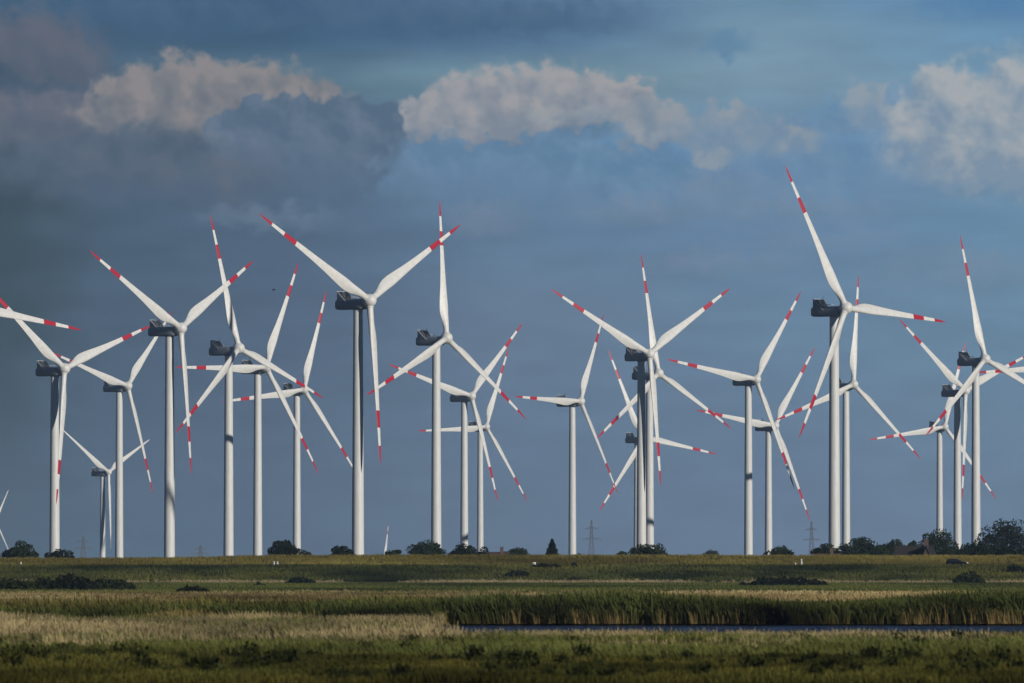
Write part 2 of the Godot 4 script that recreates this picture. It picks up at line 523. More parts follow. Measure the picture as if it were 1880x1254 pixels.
func nacelle_shapes() -> Dictionary:
	var out := {}
	# the body runs along z, the rotor at +z; height measured from the hub's centre
	var st := new_st()
	var rings := []
	for s in [[-9.8, 0.62, -0.1], [-9.55, 0.86, -0.03], [-9.0, 0.97, 0.0], [-6.0, 1.0, 0.0], [0.0, 1.0, 0.0], [2.6, 1.0, 0.0], [3.2, 0.9, 0.06], [3.55, 0.72, 0.16]]:
		var ring := []
		for i in 24:
			var a := TAU * i / 24.0
			var ca := cos(a); var sa := sin(a)
			ring.append(Vector3(1.95 * s[1] * signf(ca) * pow(absf(ca), 0.5), -1.15 + s[2] + 1.85 * s[1] * signf(sa) * pow(absf(sa), 0.5), s[0]))
		rings.append(ring)
	loft(st, rings)
	st.generate_normals()
	out.body = st.commit()
	st = new_st()
	for s in [-1.0, 1.0]:
		st.set_smooth_group(-1)
		var p := [Vector3(s * 1.7, 0.5, -8.6), Vector3(s * 1.7, 3.3, -8.6), Vector3(s * 1.7, 3.3, -6.2), Vector3(s * 1.7, 0.5, -4.2)]
		var q := []
		for v in p: q.append(v + Vector3(-s * 0.12, 0, 0))
		quad(st, p[0], p[1], p[2], p[3]); quad(st, q[3], q[2], q[1], q[0])
		for k in 4: quad(st, p[k], q[k], q[(k + 1) % 4], p[(k + 1) % 4])
	st.generate_normals()
	out.cheeks = st.commit()
	st = new_st()
	box(st, Vector3(0, 1.95, -8.5), Vector3(3.1, 2.5, 0.18))
	for k in 7: box(st, Vector3(-1.35 + 0.45 * k, 1.95, -8.32), Vector3(0.08, 2.5, 0.12))
	box(st, Vector3(0, 2.2, -7.2), Vector3(2.2, 1.5, 0.3))
	st.generate_normals()
	out.grille = st.commit()
	st = new_st()
	for s in [-1.0, 1.0]:
		bar(st, Vector3(s * 1.86, 3.45, -8.5), Vector3(s * 1.98, -0.55, -3.6), 0.2)
		bar(st, Vector3(s * 1.7, 1.35, -4.8), Vector3(s * 1.7, 1.35, -1.6), 0.1)
		for k in 3: bar(st, Vector3(s * 1.7, 0.6, -4.6 + 1.5 * k), Vector3(s * 1.7, 1.35, -4.6 + 1.5 * k), 0.09)
	bar(st, Vector3(-1.8, 3.42, -8.5), Vector3(1.8, 3.42, -8.5), 0.16)
	bar(st, Vector3(-1.7, 1.35, -1.6), Vector3(1.7, 1.35, -1.6), 0.1)
	st.generate_normals()
	out.rails = st.commit()
	st = new_st()
	bar(st, Vector3(0.9, 0.6, -6.0), Vector3(0.9, 4.6, -6.0), 0.09)
	bar(st, Vector3(0.5, 4.2, -6.0), Vector3(1.3, 4.2, -6.0), 0.08)
	st.generate_normals()
	out.mast = st.commit()
	return out

func hub_mesh() -> Mesh:
	var st := new_st()
	var rings := []
	for s in [[-1.9, 1.6], [-1.5, 2.0], [-0.6, 2.3], [0.5, 2.3], [1.3, 2.05], [2.0, 1.55], [2.45, 0.9], [2.6, 0.15]]:
		rings.append(circle(s[1], 24, Vector3(0, 0, s[0]), Vector3.RIGHT, Vector3.UP))
	loft(st, rings)
	st.generate_normals()
	return st.commit()

func turbines():
	var g := "wind turbines with red-banded blades"
	var plain := "small white turbines without red bands"
	# label, x, distance, hub height, yaw, rotor angle, blade length
	var rows := [
		["wind turbine cut off by the left edge, one big blade reaching into view almost level", -201.3, 3084, 96.0, 45.0, 97.3, 57],
		["wind turbine nearest the left edge with its tower in view, behind the dome-shaped bush", -187.0, 3490, 82.9, 47.9, 70.6, 57],
		["slim wind turbine just right of the small all-white one, hub below its larger right neighbour", -199.7, 4340, 93.3, 51.8, 46.6, 57],
		["large wind turbine in the left group with blades in a Y, third blade straight down", -132.5, 3302, 94.3, 52.4, 60.8, 57],
		["wind turbine left of centre, one blade nearly upright, the other two reaching low", -118.4, 3566, 93.2, 51.4, 110.8, 57],
		["wind turbine between two near ones, one blade pointing level left behind a neighbour's tower", -117.1, 3930, 93.5, 46.2, 29.4, 57],
		["wind turbine whose tower foot stands behind the big round dark tree left of centre", -112.1, 4447, 93.6, 43.0, 23.1, 57],
		["biggest wind turbine of the left half, blades in a wide Y above the dike", -53.2, 2948, 94.2, 46.4, 60.7, 57],
		["wind turbine with one blade straight up, crossing the red band of the big Y-shaped one", -30.8, 3468, 94.9, 49.9, 5.0, 57],
		["wind turbine right of the upright-bladed one, its tower rising from the round tree row", -24.9, 4452, 90.3, 42.1, 46.5, 57],
		["smaller wind turbine just left of centre, its level blade passing behind two towers", -20.0, 5374, 88.8, 42.3, 27.0, 57],
		["wind turbine standing alone in the centre, right of the little conifer, one blade level left", 32.7, 4626, 90.9, 52.6, 32.0, 57],
		["front wind turbine of the overlapping group right of centre, blades in a wide Y", 55.5, 3663, 93.1, 37.7, 58.7, 57],
		["wind turbine with an upright blade, second in the overlapping group right of centre", 64.8, 4022, 92.7, 48.5, 116.8, 57],
		["lowest wind turbine of the overlapping group, hub hidden behind the two front towers", 74.9, 5114, 77.9, 36.6, 99.4, 57],
		["wind turbine alone between the overlapping group and the tallest one, one blade pointing left", 114.7, 4142, 92.4, 41.3, 39.3, 57],
		["smaller low wind turbine standing over a round bush left of the tallest turbine", 142.7, 4749, 79.6, 39.6, 38.5, 57],
		["tallest wind turbine, right of centre, with one blade reaching level to the right", 115.8, 3067, 95.2, 47.6, 93.9, 57],
		["wind turbine close behind the tallest one, with one blade pointing straight up", 167.6, 4283, 92.9, 40.7, 11.1, 57],
		["small wind turbine over the trees by the farmhouse, one blade pointing left", 261.5, 5220, 86.4, 31.6, 21.7, 57],
		["middle wind turbine of the right edge group, one blade hanging before its tower", 226.0, 4331, 90.6, 45.0, 69.5, 57],
		["nearest wind turbine of the right edge group, one blade rising high above its dark nacelle", 208.6, 3839, 95.1, 46.6, 112.0, 57],
		["wind turbine outside the right edge of which only one level blade shows", 253.4, 4027, 96.5, 45.0, 26.0, 57],
		["faint wind turbine blade on the far horizon right of the biggest left tower", -188.3, 12409, 86.7, 45.0, 15.0, 57],
		["small all-white wind turbine low in the left group, blades in a Y", -236.3, 4928, 55.6, 52.1, 64.2, 45],
		["small all-white wind turbine cut by the left edge low above the dark bush", -595.4, 9797, 50.0, 45.0, 33.0, 45]]
	var main := blade_mesh([[0.02, 0.67, 26], [0.775, 0.885, 4]])
	var band := blade_mesh([[0.67, 0.775, 4]])
	var tip := blade_mesh([[0.885, 1.0, 7]])
	var whole := blade_mesh([[0.02, 1.0, 34]])
	var nac := nacelle_shapes()
	var hub := hub_mesh()
	var st := new_st()
	loft(st, [circle(1.72, 32, Vector3(0, -3.25, 0), Vector3.RIGHT, Vector3.BACK), circle(1.78, 32, Vector3(0, -2.95, 0), Vector3.RIGHT, Vector3.BACK)])
	st.generate_normals()
	var collar := st.commit()
	st = new_st()
	for k in 3:
		var a := Basis(Vector3.BACK, TAU * k / 3.0)
		loft(st, [circle(1.38, 20, a * Vector3(0, 1.6, 0), a * Vector3.RIGHT, Vector3.BACK), circle(1.28, 20, a * Vector3(0, 2.6, 0), a * Vector3.RIGHT, Vector3.BACK)])
	st.generate_normals()
	var roots := st.commit()
	for r in rows:
		var big: bool = r[6] == 57
		var k: float = r[6] / 57.0
		var hh: float = r[3] / k
		var o := thing("wind_turbine", r[0], "wind turbine", Vector3(r[1], land(r[1], r[2]), -r[2]), deg_to_rad(r[4]), g if big else plain)
		st = new_st()
		var rings := []
		for j in 13:
			var t := j / 12.0
			rings.append(circle(lerpf(2.15, 1.62, pow(t, 1.1)), 36, Vector3(0, t * (hh - 2.95), 0) * k, Vector3.RIGHT * k, Vector3.BACK * k))
		loft(st, rings)
		st.generate_normals()
		mesh_node("tower", st, M.paint, o)
		for f in [0.34, 0.67]:
			st = new_st()
			var rad := lerpf(2.15, 1.62, pow(f, 1.1)) + 0.05
			loft(st, [circle(rad, 36, Vector3(0, f * hh - 0.15, 0) * k, Vector3.RIGHT * k, Vector3.BACK * k), circle(rad, 36, Vector3(0, f * hh + 0.15, 0) * k, Vector3.RIGHT * k, Vector3.BACK * k)])
			st.generate_normals()
			mesh_node("flange_ring", st, M.paint, o)
		st = new_st()
		box(st, Vector3(0, 2.6, 2.12) * k, Vector3(0.95, 2.2, 0.16) * k)
		st.generate_normals()
		mesh_node("door", st, M.nacelle, o)
		var at := Transform3D(Basis().scaled(Vector3.ONE * k), Vector3(0, r[3], 0))
		put("yaw_collar", collar, M.nacelle, o).transform = at
		var body := put("nacelle", nac.body, M.nacelle, o)
		body.transform = at
		put("cooler_housing", nac.cheeks, M.nacelle, body)
		put("cooler_grille", nac.grille, M.grille, body)
		put("handrail", nac.rails, M.rail, body)
		put("wind_mast", nac.mast, M.grille, body)
		var tilt := Basis(Vector3.RIGHT, -deg_to_rad(7.0))
		var centre := Vector3(0, r[3], 5.5 * k)
		var h := put("hub", hub, M.blade, o)
		h.transform = Transform3D(tilt.scaled(Vector3.ONE * k), centre)
		var rt := put("blade_root", roots, M.paint, h)
		rt.rotation.z = -deg_to_rad(r[5])
		for b in 3:
			var turn := Basis(Vector3.BACK, -deg_to_rad(r[5] + 120.0 * b))
			var bl := put("blade", main if big else whole, M.blade, o)
			bl.transform = Transform3D((tilt * turn).scaled(Vector3.ONE * k), centre)
			if big:
				put("red_band", band, M.red, bl)
				put("red_tip", tip, M.red, bl)

# ---------------------------------------------------------------- pylons
func pylons():
	var rows := [
		["lattice power pylon in the haze right of the tower in the centre", 83.8, 9000, 47.5],
		["lattice power pylon in the haze just left of the tallest turbine", 315.8, 9000, 46.0],
		["faint lattice power pylon on the horizon in the left group of turbines", -328.4, 9000, 21.0],
		["faint lattice power pylon on the far left horizon beside the rounded bush", -451.9, 9000, 31.0]]
	for r in rows:
		var o := thing("power_pylon", r[0], "pylon", Vector3(r[1], 0, -r[2]), 0.25, "power pylons on the horizon")
		var h: float = r[3]
		var st := new_st()
		var wide := func(y: float) -> float: return lerpf(3.6, 0.5, pow(y / h, 0.75))
		var lv := 9
		for s in 4:
			var sx := 1.0 if s % 2 == 0 else -1.0
			var sz := 1.0 if s < 2 else -1.0
			for j in lv:
				var ya := h * j / lv
				var yb := h * (j + 1) / lv
				bar(st, Vector3(sx * wide.call(ya), ya, sz * wide.call(ya)), Vector3(sx * wide.call(yb), yb, sz * wide.call(yb)), 0.36)
				if s < 2:
					bar(st, Vector3(wide.call(ya), ya, sz * wide.call(ya)) if s == 0 else Vector3(-wide.call(ya), ya, wide.call(ya)), Vector3(-wide.call(yb), yb, wide.call(yb)) if s == 0 else Vector3(wide.call(yb), yb, wide.call(yb)), 0.2)
					bar(st, Vector3(-wide.call(ya), ya, -wide.call(ya)) if s == 0 else Vector3(wide.call(ya), ya, -wide.call(ya)), Vector3(wide.call(yb), yb, -wide.call(yb)) if s == 0 else Vector3(-wide.call(yb), yb, -wide.call(yb)), 0.2)
		st.generate_normals()
		mesh_node("lattice_mast", st, M.steel, o)
		for a in [[h * 0.58, 9.6], [h * 0.82, 6.4]]:
			st = new_st()
			for s in [-1.0, 1.0]:
				bar(st, Vector3(0, a[0] + 1.6, 0), Vector3(s * a[1], a[0], 0), 0.4)
				bar(st, Vector3(0, a[0], 0.7), Vector3(s * a[1], a[0], 0), 0.45)
				bar(st, Vector3(0, a[0], -0.7), Vector3(s * a[1], a[0], 0), 0.45)
				bar(st, Vector3(s * a[1], a[0], 0), Vector3(s * a[1], a[0] - 1.8, 0), 0.3)
				bar(st, Vector3(s * a[1] * 0.55, a[0], 0), Vector3(s * a[1] * 0.55, a[0] - 1.8, 0), 0.3)
			st.generate_normals()
			mesh_node("cross_arm", st, M.steel, o)

# ---------------------------------------------------------------- houses behind the dike
func pitched_roof(st: SurfaceTool, wx: float, wz: float, y0: float, y1: float, hip: float):
	st.set_smooth_group(-1)
	var a := Vector3(-wx, y0, wz); var b := Vector3(wx, y0, wz); var c := Vector3(wx, y0, -wz); var d := Vector3(-wx, y0, -wz)
	var e := Vector3(-wx + hip, y1, 0); var f := Vector3(wx - hip, y1, 0)
	quad(st, a, e, f, b); quad(st, c, f, e, d)
	for t in [[d, e, a], [b, f, c]]:
		for v in t: st.add_vertex(v)
	quad(st, a, b, c, d)

func houses():
	var o := thing("farmhouse", "low farmhouse with dark thatched roof and a brick chimney among the trees at right", "house", Vector3(88.6, 0, -1880), -0.12)
	var st := new_st()
	box(st, Vector3(0, 1.55, 0), Vector3(10.4, 3.1, 6.4))
	st.generate_normals()
	mesh_node("wall", st, M.brick, o)
	st = new_st()
	pitched_roof(st, 5.7, 4.0, 2.95, 7.7, 1.7)
	st.generate_normals()
	var roof := mesh_node("roof", st, M.thatch, o)
	st = new_st()
	box(st, Vector3(2.6, 8.0, 0.1), Vector3(0.95, 2.0, 0.95))
	box(st, Vector3(2.6, 9.05, 0.1), Vector3(1.15, 0.16, 1.15))
	st.generate_normals()
	mesh_node("chimney", st, M.brick, roof)
	st = new_st()
	st.set_smooth_group(-1)
	for v in [Vector3(1.3, 3.0, 4.4), Vector3(2.9, 7.3, 4.4), Vector3(4.5, 3.0, 4.4)]: st.add_vertex(v)
	for v in [Vector3(1.3, 3.0, 4.0), Vector3(4.5, 3.0, 4.0), Vector3(2.9, 7.3, 4.0)]: st.add_vertex(v)
	box(st, Vector3(2.9, 1.5, 4.2), Vector3(3.2, 3.0, 0.4))
	st.generate_normals()
	mesh_node("gable", st, M.brick, o)
	st = new_st()
	st.set_smooth_group(-1)
	quad(st, Vector3(0.9, 2.8, 4.7), Vector3(2.9, 7.75, 4.7), Vector3(2.9, 7.75, 0.0), Vector3(0.9, 2.8, 0.0))
	quad(st, Vector3(2.9, 7.75, 4.7), Vector3(4.9, 2.8, 4.7), Vector3(4.9, 2.8, 0.0), Vector3(2.9, 7.75, 0.0))
	st.generate_normals()
	mesh_node("gable_roof", st, M.thatch, roof)
	for x in [-3.8, -1.6, 0.4]:
		st = new_st(); box(st, Vector3(x, 1.7, 3.22), Vector3(0.9, 1.1, 0.08)); st.generate_normals()
		var wdw := mesh_node("window", st, M.white, o)
		st = new_st(); box(st, Vector3(x, 1.7, 3.27), Vector3(0.74, 0.94, 0.04)); st.generate_normals()
		mesh_node("pane", st, M.glass, wdw)
	st = new_st(); box(st, Vector3(2.9, 1.1, 4.43), Vector3(1.0, 2.1, 0.08)); st.generate_normals()
	mesh_node("door", st, M.white, o)
	var rows := [
		["small brick house behind the dike whose lone chimney stands beside the tallest tower's foot", Vector3(67.2, 0, -1830), 5.95, 1.3],
		["small house with reddish roof half hidden in the tree row left of the conifer", Vector3(-3.4, 0, -2000), 6.5, 1.0]]
	for r in rows:
		o = thing("cottage", r[0], "house", r[1], 0.05)
		var top: float = r[2]
		st = new_st(); box(st, Vector3(0, 1.35, 0), Vector3(6.2, 2.7, 4.6)); st.generate_normals()
		mesh_node("wall", st, M.brick, o)
		st = new_st(); pitched_roof(st, 3.4, 2.7, 2.6, top, 0.6); st.generate_normals()
		var rf := mesh_node("roof", st, M.tile, o)
		st = new_st(); box(st, Vector3(r[3], top + 0.1, 0), Vector3(0.75, 1.9, 0.7)); box(st, Vector3(r[3], top + 1.1, 0), Vector3(0.9, 0.12, 0.85)); st.generate_normals()
		mesh_node("chimney", st, M.brick, rf)
		for x in [-1.9, 1.7]:
			st = new_st(); box(st, Vector3(x, 1.5, 2.32), Vector3(0.9, 1.1, 0.08)); st.generate_normals()
			var w2 := mesh_node("window", st, M.white, o)
			st = new_st(); box(st, Vector3(x, 1.5, 2.37), Vector3(0.74, 0.94, 0.04)); st.generate_normals()
			mesh_node("pane", st, M.glass, w2)
		st = new_st(); box(st, Vector3(0, 1.05, 2.32), Vector3(0.95, 2.0, 0.08)); st.generate_normals()
		mesh_node("door", st, M.white, o)

# ---------------------------------------------------------------- trees and bushes
func leaf_quad(st: SurfaceTool, p: Vector3, s: float, c: Color):
	var n := Vector3(rng.randfn(), rng.randfn() * 0.8 + 0.3, rng.randfn()).normalized()
	var t := n.cross(Vector3(rng.randf() - 0.5, rng.randf() - 0.5, rng.randf() - 0.5)).normalized()
	var b := n.cross(t)
	st.set_color(c)
	var a := p - t * s * 0.5
	var e := p + t * s * 0.5
	var l := p + b * s * 0.36 + n * s * 0.1
	var q := p - b * s * 0.36 + n * s * 0.1
	for v in [a, l, e, a, e, q]: st.add_vertex(v)

# a crown of leaf clumps in several lobes; w, h: outer size, low: where the crown begins
func crown(st: SurfaceTool, w: float, h: float, low: float, leaves: int, s: float, col: Color, lobes: int, flat := 0.8) -> Array:
	var centres := []
	if low < 0.5:                          # scrub: uneven stems side by side, no dome
		var m := lobes * 2
		for i in m:
			var f := (i + rng.randf()) / m * 2.0 - 1.0
			var hh := h * (0.35 + 0.6 * pow(rng.randf(), 0.8)) * (1.0 - 0.45 * pow(absf(f), 2.2))
			var lr := minf(hh * 0.52, w * 0.16)
			centres.append([Vector3(f * w * 0.48, hh - lr, (rng.randf() - 0.5) * w * 0.4), lr])
			centres.append([Vector3(f * w * 0.5, lr * 0.7, (rng.randf() - 0.5) * w * 0.5), lr])
	else: centres = [[Vector3(0, lerpf(low, h, 0.35), 0), w * 0.34]]
	for i in (lobes + 4 if low >= 0.5 else 0):
		var a := TAU * i * 0.381966 + rng.randf() * 0.5
		var r := 0.86 * sqrt((i + 0.2) / (lobes + 4.0))
		var y := low + (h - low) * (sqrt(1.0 - r * r) * (0.62 + 0.2 * rng.randf()))
		var lr := w * (0.13 + 0.08 * rng.randf()) * (1.0 - 0.25 * r)
		centres.append([Vector3(cos(a) * r * w * 0.44, minf(y * (0.84 + 0.22 * rng.randf()), h - lr * flat), sin(a) * r * w * 0.36), lr])
	for i in leaves:
		var c: Array = centres[rng.randi() % centres.size()]
		var dir := Vector3(rng.randfn(), rng.randfn(), rng.randfn()).normalized()
		var p: Vector3 = c[0] + dir * c[1] * (0.5 + 0.56 * pow(rng.randf(), 0.6)) * Vector3(1, flat, 1)
		if p.y > h: p.y = h - rng.randf() * s
		if p.y < low * 0.5: p.y = low * 0.5 + rng.randf() * 0.4
		var k := 0.7 + 0.55 * rng.randf()
		leaf_quad(st, p, s * (0.7 + 0.6 * rng.randf()), Color(col.r * k, col.g * k, col.b * k * 0.95))
	return centres

func tree(called: String, label: String, at: Vector3, w: float, h: float, col: Color, lobes := 9, low := 1.0, group := "", cat := "tree", dense := 1.0):
	var o := thing(called, label, cat, at, 0.0, group)
	var st := new_st()
	var n := clampi(int(w * (h - low) * 46.0 * dense), 260, 4200)
	var lobe := crown(st, w, h, low, n, 0.5, col, lobes)
	st.generate_normals()
	mesh_node("crown", st, M.leaf, o)
	st = new_st()
	var tr := 0.05 * h * 0.5 + 0.05
	loft(st, [circle(tr * 1.3, 8, Vector3(0, -0.3, 0), Vector3.RIGHT, Vector3.BACK), circle(tr, 8, Vector3(0, h * 0.2, 0), Vector3.RIGHT, Vector3.BACK), circle(tr * 0.55, 8, Vector3(0.1, h * 0.55, 0), Vector3.RIGHT, Vector3.BACK), circle(tr * 0.15, 8, Vector3(0.05, h * 0.85, 0), Vector3.RIGHT, Vector3.BACK)])
	st.generate_normals()
	mesh_node("trunk", st, M.bark, o)
	st = new_st()
	for c in lobe.slice(1, 7):
		var y := minf(h * 0.35, c[0].y * 0.6)
		bar(st, Vector3(0, y, 0), c[0], tr * 0.5)
	st.generate_normals()
	mesh_node("branch", st, M.bark, o)

func trees():
	var dk := Color(0.017, 0.025, 0.014)
	var gr := Color(0.025, 0.037, 0.016)
	var g := "trees and bushes beyond the dike"
	var rows := [
		["large rounded bush on the dike crest at the far left", -107.3, 1860, 8.6, 8.9, gr, 10],
		["low scrap of bush cut by the left edge of the picture", -110.9, 1840, 3.4, 7.0, gr, 5],
		["low dome-shaped bush in front of the leftmost whole turbine tower", -95.2, 1800, 7.6, 6.9, dk, 9],
		["big dark round tree between two towers left of centre, tallest of the left half", -49.4, 1850, 8.0, 10.0, dk, 11],
		["low bush leaning against the right foot of the big dark round tree", -44.0, 1830, 4.8, 6.7, gr, 6],
		["dark dome-shaped tree just left of the biggest left tower's foot", -36.9, 1860, 6.6, 8.5, dk, 9],
		["lowest ragged bush just right of the biggest left tower's foot", -30.0, 1900, 3.2, 5.9, gr, 5],
		["pointed small bush between the biggest left tower and the tree row", -26.4, 1900, 5.2, 7.6, gr, 7],
		["wide rounded tree at the left end of the central tree row", -21.2, 2100, 11.2, 9.8, gr, 12],
		["rounded tree in the middle of the central tree row, below a slim tower", -11.1, 1950, 7.8, 9.0, dk, 10],
		["dark small tree at the right end of the central tree row", -6.4, 1900, 5.2, 7.6, dk, 8],
		["hazier rounded tree standing apart between the central tree row and the conifer", 1.0, 2250, 8.8, 8.8, gr, 10],
		["flat line of low bushes at the foot of the lone central tower", 14.3, 1820, 4.6, 5.9, dk, 7],
		["small round bush left of the dome bush under the overlapping turbines", 24.2, 1900, 3.4, 7.1, gr, 6],
		["wide smooth dome bush covering the feet of the overlapping turbine towers", 28.8, 1800, 10.0, 8.1, gr, 13],
		["pale hazy far-off tree left of the lone tower right of centre", 83.4, 3600, 10.0, 10.1, gr, 10],
		["tiny bush beside the pale hazy far-off tree", 66.8, 2600, 2.8, 6.8, gr, 4],
		["low dome bush at the foot of the smaller low turbine left of the tallest", 58.3, 1850, 7.8, 7.7, gr, 9],
		["round tree touching the left side of the tallest turbine's foot", 69.9, 1900, 7.4, 8.8, gr, 9],
		["broad dark tree right of the tallest turbine's foot", 81.9, 2000, 14.5, 10.1, gr, 13],
		["middling tree behind the left end of the farmhouse roof", 91.6, 2050, 10.5, 9.6, gr, 9],
		["narrow tree rising between the farmhouse roof and the tall round tree", 94.3, 2010, 4.0, 10.2, gr, 7],
		["tall round tree right behind the farmhouse chimney", 102.5, 2050, 13.0, 12.1, gr, 13],
		["sloping tree below the right edge turbine group's towers", 102.8, 1890, 11.5, 8.8, dk, 10],
		["tallest broad tree of the picture at the right edge", 121.6, 2100, 16.0, 15.5, dk, 17],
		["tall tree mostly outside the right edge, beside the tallest one", 130.5, 2050, 13.0, 14.2, dk, 13],
		["wide dense hedge-like bush along the dike under the tallest right edge tree", 102.6, 1800, 18.6, 7.6, dk, 18]]
	for r in rows:
		tree("leafy_tree" if r[4] > 8.0 else "round_bush", r[0], Vector3(r[1], 0, -r[2]), r[3], r[4], r[5], r[6], 3.4, g, "tree" if r[4] > 8.0 else "bush")
	# the little conifer
	var o := thing("conifer", "small dark pointed conifer alone on the dike crest in the centre", "tree", Vector3(8.7, 0, -1850), 0.0, g)
	var st := new_st()
	for i in 2100:
		var t := pow(rng.randf(), 0.75)
		var tier := 0.72 + 0.28 * absf(sin(t * 21.0))
		var rr := 3.3 * (1.0 - t) * tier * sqrt(rng.randf()) + 0.12
		var a := rng.randf() * TAU
		var k := 0.6 + 0.6 * rng.randf()
		leaf_quad(st, Vector3(cos(a) * rr, 2.6 + t * 6.5 - rr * 0.12, sin(a) * rr), 0.42, Color(0.014, 0.022, 0.015) * k)
	st.generate_normals()
	mesh_node("crown", st, M.leaf, o)
	st = new_st()
	loft(st, [circle(0.22, 8, Vector3(0, -0.2, 0), Vector3.RIGHT, Vector3.BACK), circle(0.05, 8, Vector3(0, 8.8, 0), Vector3.RIGHT, Vector3.BACK)])
	st.generate_normals()
	mesh_node("trunk", st, M.bark, o)

func slope_at(x: float, d: float) -> Vector3:
	return Vector3(x, land(x, d), -d)

func bushes():
	var g := "scrub on the dike slope and meadow"
	var dk := Color(0.017, 0.022, 0.011)
	var gr := Color(0.028, 0.036, 0.014)
	var rows := [
		["dark oblong bush on the dike slope below the conifer", 6.7, 1677, 5.6, 1.5, dk],
		["dark bush low on the dike slope, left of the bush below the conifer", 1.2, 1660, 4.0, 1.8, dk],
		["dark round bush on the slope right of the black car", 98.2, 1667, 3.2, 2.2, dk],
		["scrub thicket at the left edge of the meadow, leftmost of three", -71.5, 1217, 9.4, 2.6, gr],
		["dark scrub thicket on the left meadow, middle of three", -64.6, 1222, 8.6, 3.2, dk],
		["scrub thicket on the left meadow, rightmost and lowest of three", -58.2, 1226, 7.4, 2.5, gr],
		["small dark bush alone on the green meadow right of the left thickets", -42.4, 1136, 4.1, 1.6, dk],
		["dark bush on the pale straw strip under the big dark round tree", -39.2, 1585, 5.6, 1.8, dk],
		["tiny dark bush on the meadow edge left of the bush on the straw strip", -41.9, 1420, 1.6, 1.1, dk],
		["long low dark thicket on the meadow edge below the low dome bush", 45.9, 1450, 15.4, 2.3, dk],
		["loose willowy bush on the straw strip below the black car", 84.8, 1585, 5.0, 3.0, gr],
		["tiny bush high on the dike slope right of the bush below the conifer", 12.3, 1680, 0.9, 1.1, dk],
		["faint low bush at the dike foot below the lone central tower", 13.0, 1650, 4.6, 1.2, gr]]
	for r in rows:
		tree("scrub_bush", r[0], slope_at(r[1], r[2]), r[3], r[4], r[5], 7 if r[3] < 9.0 else 13, 0.15, g, "bush", 2.4)

# ---------------------------------------------------------------- the car on the dike road
func car():
	var o := thing("car", "small black car driving to the right on the dike road", "car", Vector3(88.1, 3.292, -1690.2), -0.14)
	# side outline, length along x (front at +x)
	var low := [[-2.15, 0.42], [-2.2, 0.62], [-2.14, 0.95], [-1.2, 0.98], [0.0, 0.96], [0.9, 0.93], [1.7, 0.84], [2.08, 0.68], [2.15, 0.45], [1.9, 0.3], [-1.9, 0.3]]
	var st := new_st()
	body(st, low, 0.86, 0.78)
	st.generate_normals()
	var shell := mesh_node("body", st, M.car, o)
	st = new_st()
	body(st, [[-2.12, 0.94], [-1.95, 1.3], [-1.5, 1.5], [-0.6, 1.54], [0.1, 1.47], [0.85, 1.06], [1.05, 0.92]], 0.8, 0.62)
	st.generate_normals()
	mesh_node("cabin", st, M.car, o)
	for s in [-1.0, 1.0]:
		for w in [[-1.85, -1.55, -0.95, -0.95], [-0.85, -0.85, -0.05, -0.0], [0.1, 0.08, 0.2, 0.8]]:
			st = new_st()
			st.set_smooth_group(-1)
			var z := func(y: float) -> float: return s * (lerpf(0.815, 0.64, (y - 0.92) / 0.6) + 0.012)
			quad(st, Vector3(w[0], 1.0, z.call(1.0)), Vector3(w[1], 1.38, z.call(1.38)), Vector3(w[2], 1.38 if w[3] < 0.5 else 1.34, z.call(1.37)), Vector3(w[3], 1.0, z.call(1.0)))
			st.generate_normals()
			mesh_node("side_window", st, M.glass, o)
		st = new_st()
		loft(st, [circle(0.11, 12, Vector3(1.98, 0.70, s * 0.62), Vector3(0, 0, 1), Vector3.UP * 0.8), circle(0.17, 12, Vector3(2.07, 0.69, s * 0.62), Vector3(0, 0, 1), Vector3.UP * 0.8), circle(0.05, 12, Vector3(2.16, 0.68, s * 0.6), Vector3(0, 0, 1), Vector3.UP * 0.8)])
		st.generate_normals()
		mesh_node("headlight", st, M.lens, o)
		st = new_st()
		box(st, Vector3(-2.19, 0.82, s * 0.66), Vector3(0.06, 0.18, 0.22))
		st.generate_normals()
		mesh_node("tail_light", st, M.red, o)
		st = new_st()
		box(st, Vector3(0.72, 1.03, s * 0.92), Vector3(0.14, 0.13, 0.18))
		st.generate_normals()
		mesh_node("wing_mirror", st, M.car, o)
		for x in [-1.38, 1.35]:
			st = new_st()
			var q := Vector3(0, 0, s * 0.1)
			var c := Vector3(x, 0.31, s * 0.74)
			loft(st, [circle(0.27, 20, c - q, Vector3.RIGHT, Vector3.UP), circle(0.31, 20, c - q * 0.7, Vector3.RIGHT, Vector3.UP), circle(0.31, 20, c + q * 0.9, Vector3.RIGHT, Vector3.UP), circle(0.27, 20, c + q * 1.3, Vector3.RIGHT, Vector3.UP)])
			st.generate_normals()
			var wh := mesh_node("wheel", st, M.rubber, o)
			st = new_st()
			loft(st, [circle(0.2, 16, c + q * 1.2, Vector3.RIGHT, Vector3.UP), circle(0.17, 16, c + q * 1.36, Vector3.RIGHT, Vector3.UP)])
			st.generate_normals()
			mesh_node("rim", st, M.alloy, wh)
	st = new_st()
	st.set_smooth_group(-1)
	quad(st, Vector3(0.16, 1.46, -0.6), Vector3(0.16, 1.46, 0.6), Vector3(0.88, 1.07, 0.72), Vector3(0.88, 1.07, -0.72))
	st.generate_normals()
	mesh_node("windscreen", st, M.glass, o)

